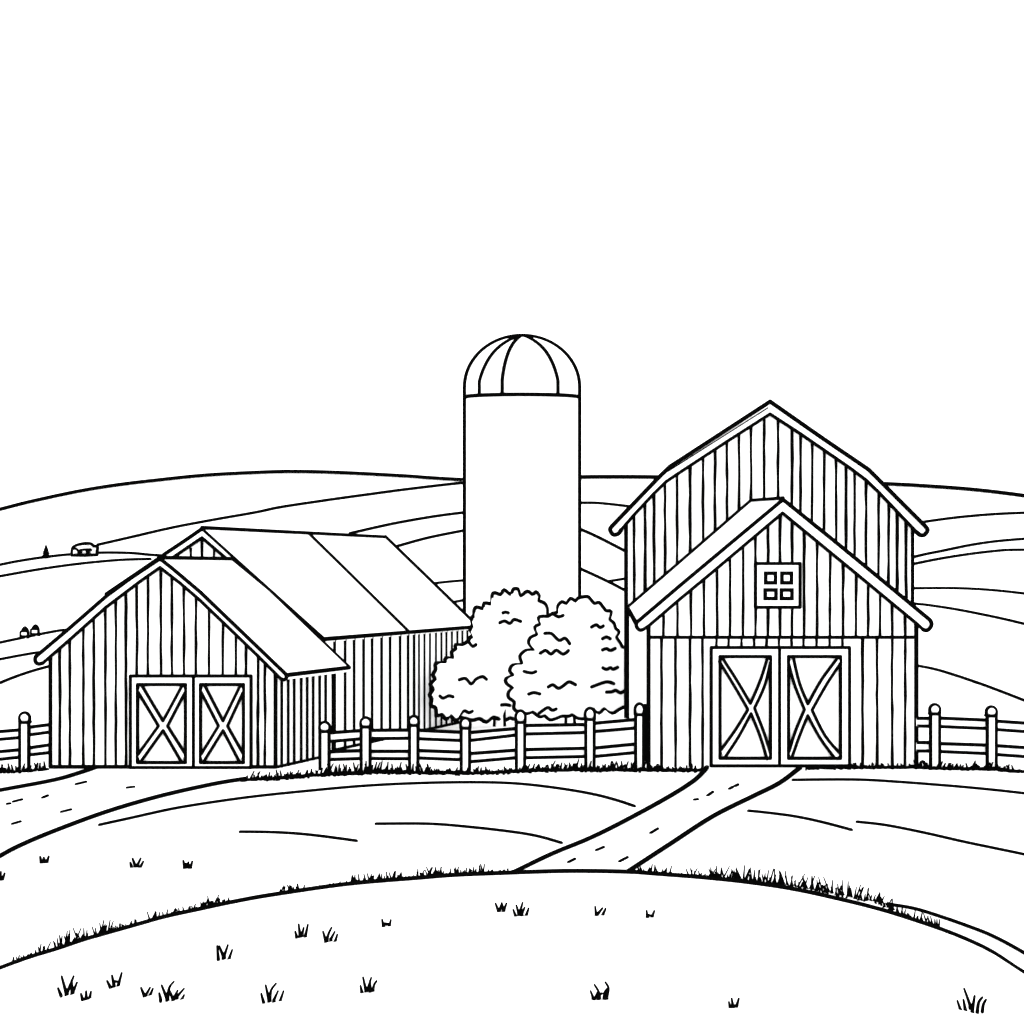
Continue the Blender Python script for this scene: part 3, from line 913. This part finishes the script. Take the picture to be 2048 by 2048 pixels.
while x < 2200:
    p = G(x, interp(YR, x) + rnd.uniform(-.8, .8)); q.append(p + V((0, 0, .02))); R.append(pxr(rnd.uniform(6, 9.5), p.y)); x += 6
m.tube(q, R)
tag(m.build('grass'), 'ragged strip of short dark grass from the tall barn to the right edge', 'grass', kind='stuff')
# along the knoll
CB = [(x, y) for x, y in CREST]
kp = lambda x, y: P(x, y, DK)
m = MB()
fringe(m, CB, [(20,50,6,18),(50,78,6,14),(78,92,10,26),(112,172,12,34),(192,204,20,36),(204,220,15,30),(220,275,5,16),(300,316,10,22),(316,345,6,18),(345,405,6,17),(405,430,14,28),(430,458,8,18),
   (550,608,6,18),(640,700,5,12),(700,805,8,22),(805,835,5,11),(835,858,12,28),(858,880,10,26),(880,962,8,23),(962,970,18,28),(970,1034,5,14)], kp, rnd, step=2.3, wbase=3.5, jit=0.8)
tag(m.build('grass'), 'blades of dark grass along the left crest of the foreground knoll', 'grass', kind='stuff')
m = MB()
fringe(m, CB, [(1280,1340,6,22),(1335,1392,3,9),(1380,1440,8,22)], kp, rnd, step=2.3, wbase=3.5, jit=0.8)
GB = [(1400,1755),(1470,1760),(1541,1767),(1629,1781),(1695,1794),(1748,1804),(1782,1820),(1841,1842),(1891,1858)]
fringe(m, GB, [(1420,1536,10,30),(1536,1640,12,30),(1640,1720,12,38),(1720,1785,10,28),(1785,1880,6,18)], gp, rnd, step=3.0, wbase=3.2, jit=3)
tag(m.build('grass'), 'thick dark grass behind the right crest of the foreground knoll', 'grass', kind='stuff')

# ================================================================== GRASS TUFTS
S = .265
tufts = [
 (0,1536,'g',[[(315,718),(305,668)],[(335,700),(330,676)],[(350,715),(366,668)],[(316,702),(352,702)]],'small w shaped grass tuft below the left path, leftmost full one'),
 (0,1536,'g',[[(995,750),(985,712)],[(1025,750),(1000,683)],[(1028,750),(1060,683)],[(1058,750),(1083,705)]],'four bladed grass tuft in the field right of the w shaped one'),
 (0,1536,'g',[[(1395,758),(1385,698)],[(1412,745),(1422,712)],[(1400,728),(1440,738)],[(1437,758),(1452,705)]],'small dense grass tuft, rightmost of three below the left path'),
 (0,1536,'g',[[(2,845),(8,782)],[(16,848),(35,795)]],'grass tuft cut off by the left edge of the picture'),
 (0,1536,'k',[[(465,1715),(442,1658)],[(500,1700),(465,1572)],[(502,1700),(552,1575)],[(550,1700),(585,1615)],[(545,1690),(540,1600)]],'tall five bladed grass tuft at lower left of the knoll'),
 (0,1536,'k',[[(628,1748),(615,1700)],[(650,1745),(650,1685)],[(670,1748),(683,1692)],[(625,1742),(675,1742)]],'tiny crown shaped grass tuft beside the tall lower left tuft'),
 (0,1536,'k',[[(838,1655),(812,1603)],[(860,1640),(845,1565)],[(890,1640),(915,1550)],[(860,1608),(890,1608)]],'h shaped grass tuft above the lower left row'),
 (0,1536,'k',[[(1093,1715),(1068,1655)],[(1100,1715),(1132,1658)],[(1128,1722),(1150,1670)]],'small three bladed grass tuft just left of the widest tuft'),
 (0,1536,'k',[[(1215,1740),(1205,1695)],[(1260,1740),(1220,1640)],[(1262,1735),(1275,1660),(1308,1617)],[(1310,1745),(1285,1680)],[(1310,1740),(1340,1680)],[(1332,1730),(1385,1670)],[(1368,1755),(1392,1710)]],'widest tangled grass tuft of many blades at lower left'),
 (0,1536,'k',[[(1650,1435),(1642,1340)],[(1685,1420),(1655,1345)],[(1690,1420),(1717,1340)],[(1728,1445),(1755,1370)]],'four bladed grass tuft alone on the upper left of the knoll'),
 (512,1536,'k',[[(310,1278),(298,1232)],[(333,1270),(322,1180)],[(345,1260),(358,1210)],[(375,1265),(393,1180)]],'upright n shaped grass tuft, left of a close pair'),
 (512,1536,'k',[[(528,1303),(508,1232)],[(535,1295),(550,1245),(570,1205)],[(563,1295),(592,1240)],[(597,1310),(615,1255)]],'spreading grass tuft, right of a close pair'),
 (512,1536,'k',[[(963,1195),(953,1143)],[(1007,1195),(1017,1148)],[(965,1180),(1005,1180)]],'tiny boxy grass tuft right of the close pair'),
 (512,1536,'k',[[(1832,1083),(1808,1020)],[(1838,1075),(1855,1022)],[(1868,1083),(1855,1022)],[(1868,1080),(1890,1020)]],'clear w shaped grass tuft just under the knoll crest'),
 (512,1536,'k',[[(60,1765),(42,1700)],[(98,1755),(73,1640)],[(102,1750),(112,1680),(148,1632)],[(138,1745),(168,1680)],[(180,1765),(207,1685)]],'fan shaped five bladed grass tuft near the bottom, left of centre'),
 (512,1536,'k',[[(800,1688),(790,1640)],[(830,1682),(808,1580)],[(840,1678),(868,1588)],[(863,1665),(862,1600)],[(882,1690),(890,1640),(910,1608)]],'upright five bladed grass tuft near the bottom, in the centre left'),
 (1024,1536,'k',[[(27,1115),(10,1068)],[(52,1105),(33,1038)],[(55,1105),(80,1020)],[(75,1092),(95,1052)],[(108,1112),(125,1060)]],'fan shaped grass tuft beside the clear w shaped one'),
 (1024,1536,'k',[[(635,1113),(627,1045)],[(640,1110),(682,1058)],[(685,1113),(707,1065)]],'three bladed grass tuft under the crest below the right path'),
 (1024,1536,'k',[[(1020,1128),(1015,1075)],[(1025,1112),(1045,1112)],[(1058,1128),(1075,1082)]],'tiny grass tuft, rightmost of the row under the crest'),
 (1024,1536,'k',[[(618,1745),(592,1680)],[(612,1738),(600,1700)],[(632,1740),(645,1700)],[(650,1740),(655,1690),(622,1632)],[(660,1712),(678,1700)],[(697,1733),(700,1700),(720,1670)],[(695,1730),(720,1730)],[(716,1725),(728,1660),(705,1618)]],'curved bladed grass tuft near the bottom, right of centre'),
 (1024,1536,'k',[[(1645,1808),(1635,1762)],[(1668,1800),(1658,1740)],[(1697,1805),(1714,1745)],[(1665,1790),(1700,1790)]],'tiny dense grass tuft lowest near the bottom right'),
 (1536,1536,'k',[[(1457,1845),(1425,1753)],[(1490,1830),(1475,1748)],[(1530,1795),(1485,1670)],[(1538,1820),(1555,1715)],[(1580,1838),(1590,1770),(1618,1730)],[(1622,1845),(1630,1790),(1650,1752)]],'large six bladed grass tuft in the bottom right corner'),
]
for ox, oy, where, blades, label in tufts:
    pts = [(ox + S * x, oy + S * y) for b in blades for x, y in b]
    bx = sum(p[0] for p in pts) / len(pts); by = max(p[1] for p in pts)
    base = G(bx, by) if where == 'g' else K(bx, by)
    if where == 'k': base.z = interp(CT, base.x)
    D = base.y
    m = MB()
    for j, b in enumerate(blades):
        q = [(ox + S * x, oy + S * y) for x, y in b]
        if len(q) > 2: q = catmull(q, 4)
        # each blade is rooted a few centimetres nearer or farther than the next
        P3 = [P(x, y, D) + V((0, .012 * (j % 3 - 1), 0)) for x, y in q]
        r0 = pxr(5.8, D)
        R = [r0 * (1 - .35 * i / (len(q) - 1)) for i in range(len(q))]
        m.tube(P3, R, n=6)
        if abs(q[0][1] - q[-1][1]) > 3:      # root into the ground
            rt = P3[0].copy(); rt.z = base.z - 0.01
            if (rt - P3[0]).length > .004 and P3[0].z > base.z: m.tube([P3[0], V((P3[0].x, P3[0].y, max(base.z, P3[0].z - .02)))], r0, n=6)
    tag(place(m.build('grass_tuft'), base), label, 'grass tuft', 'loose grass tufts in the field and on the knoll')

for o in bpy.data.objects:
    if '_o' in o: del o['_o']
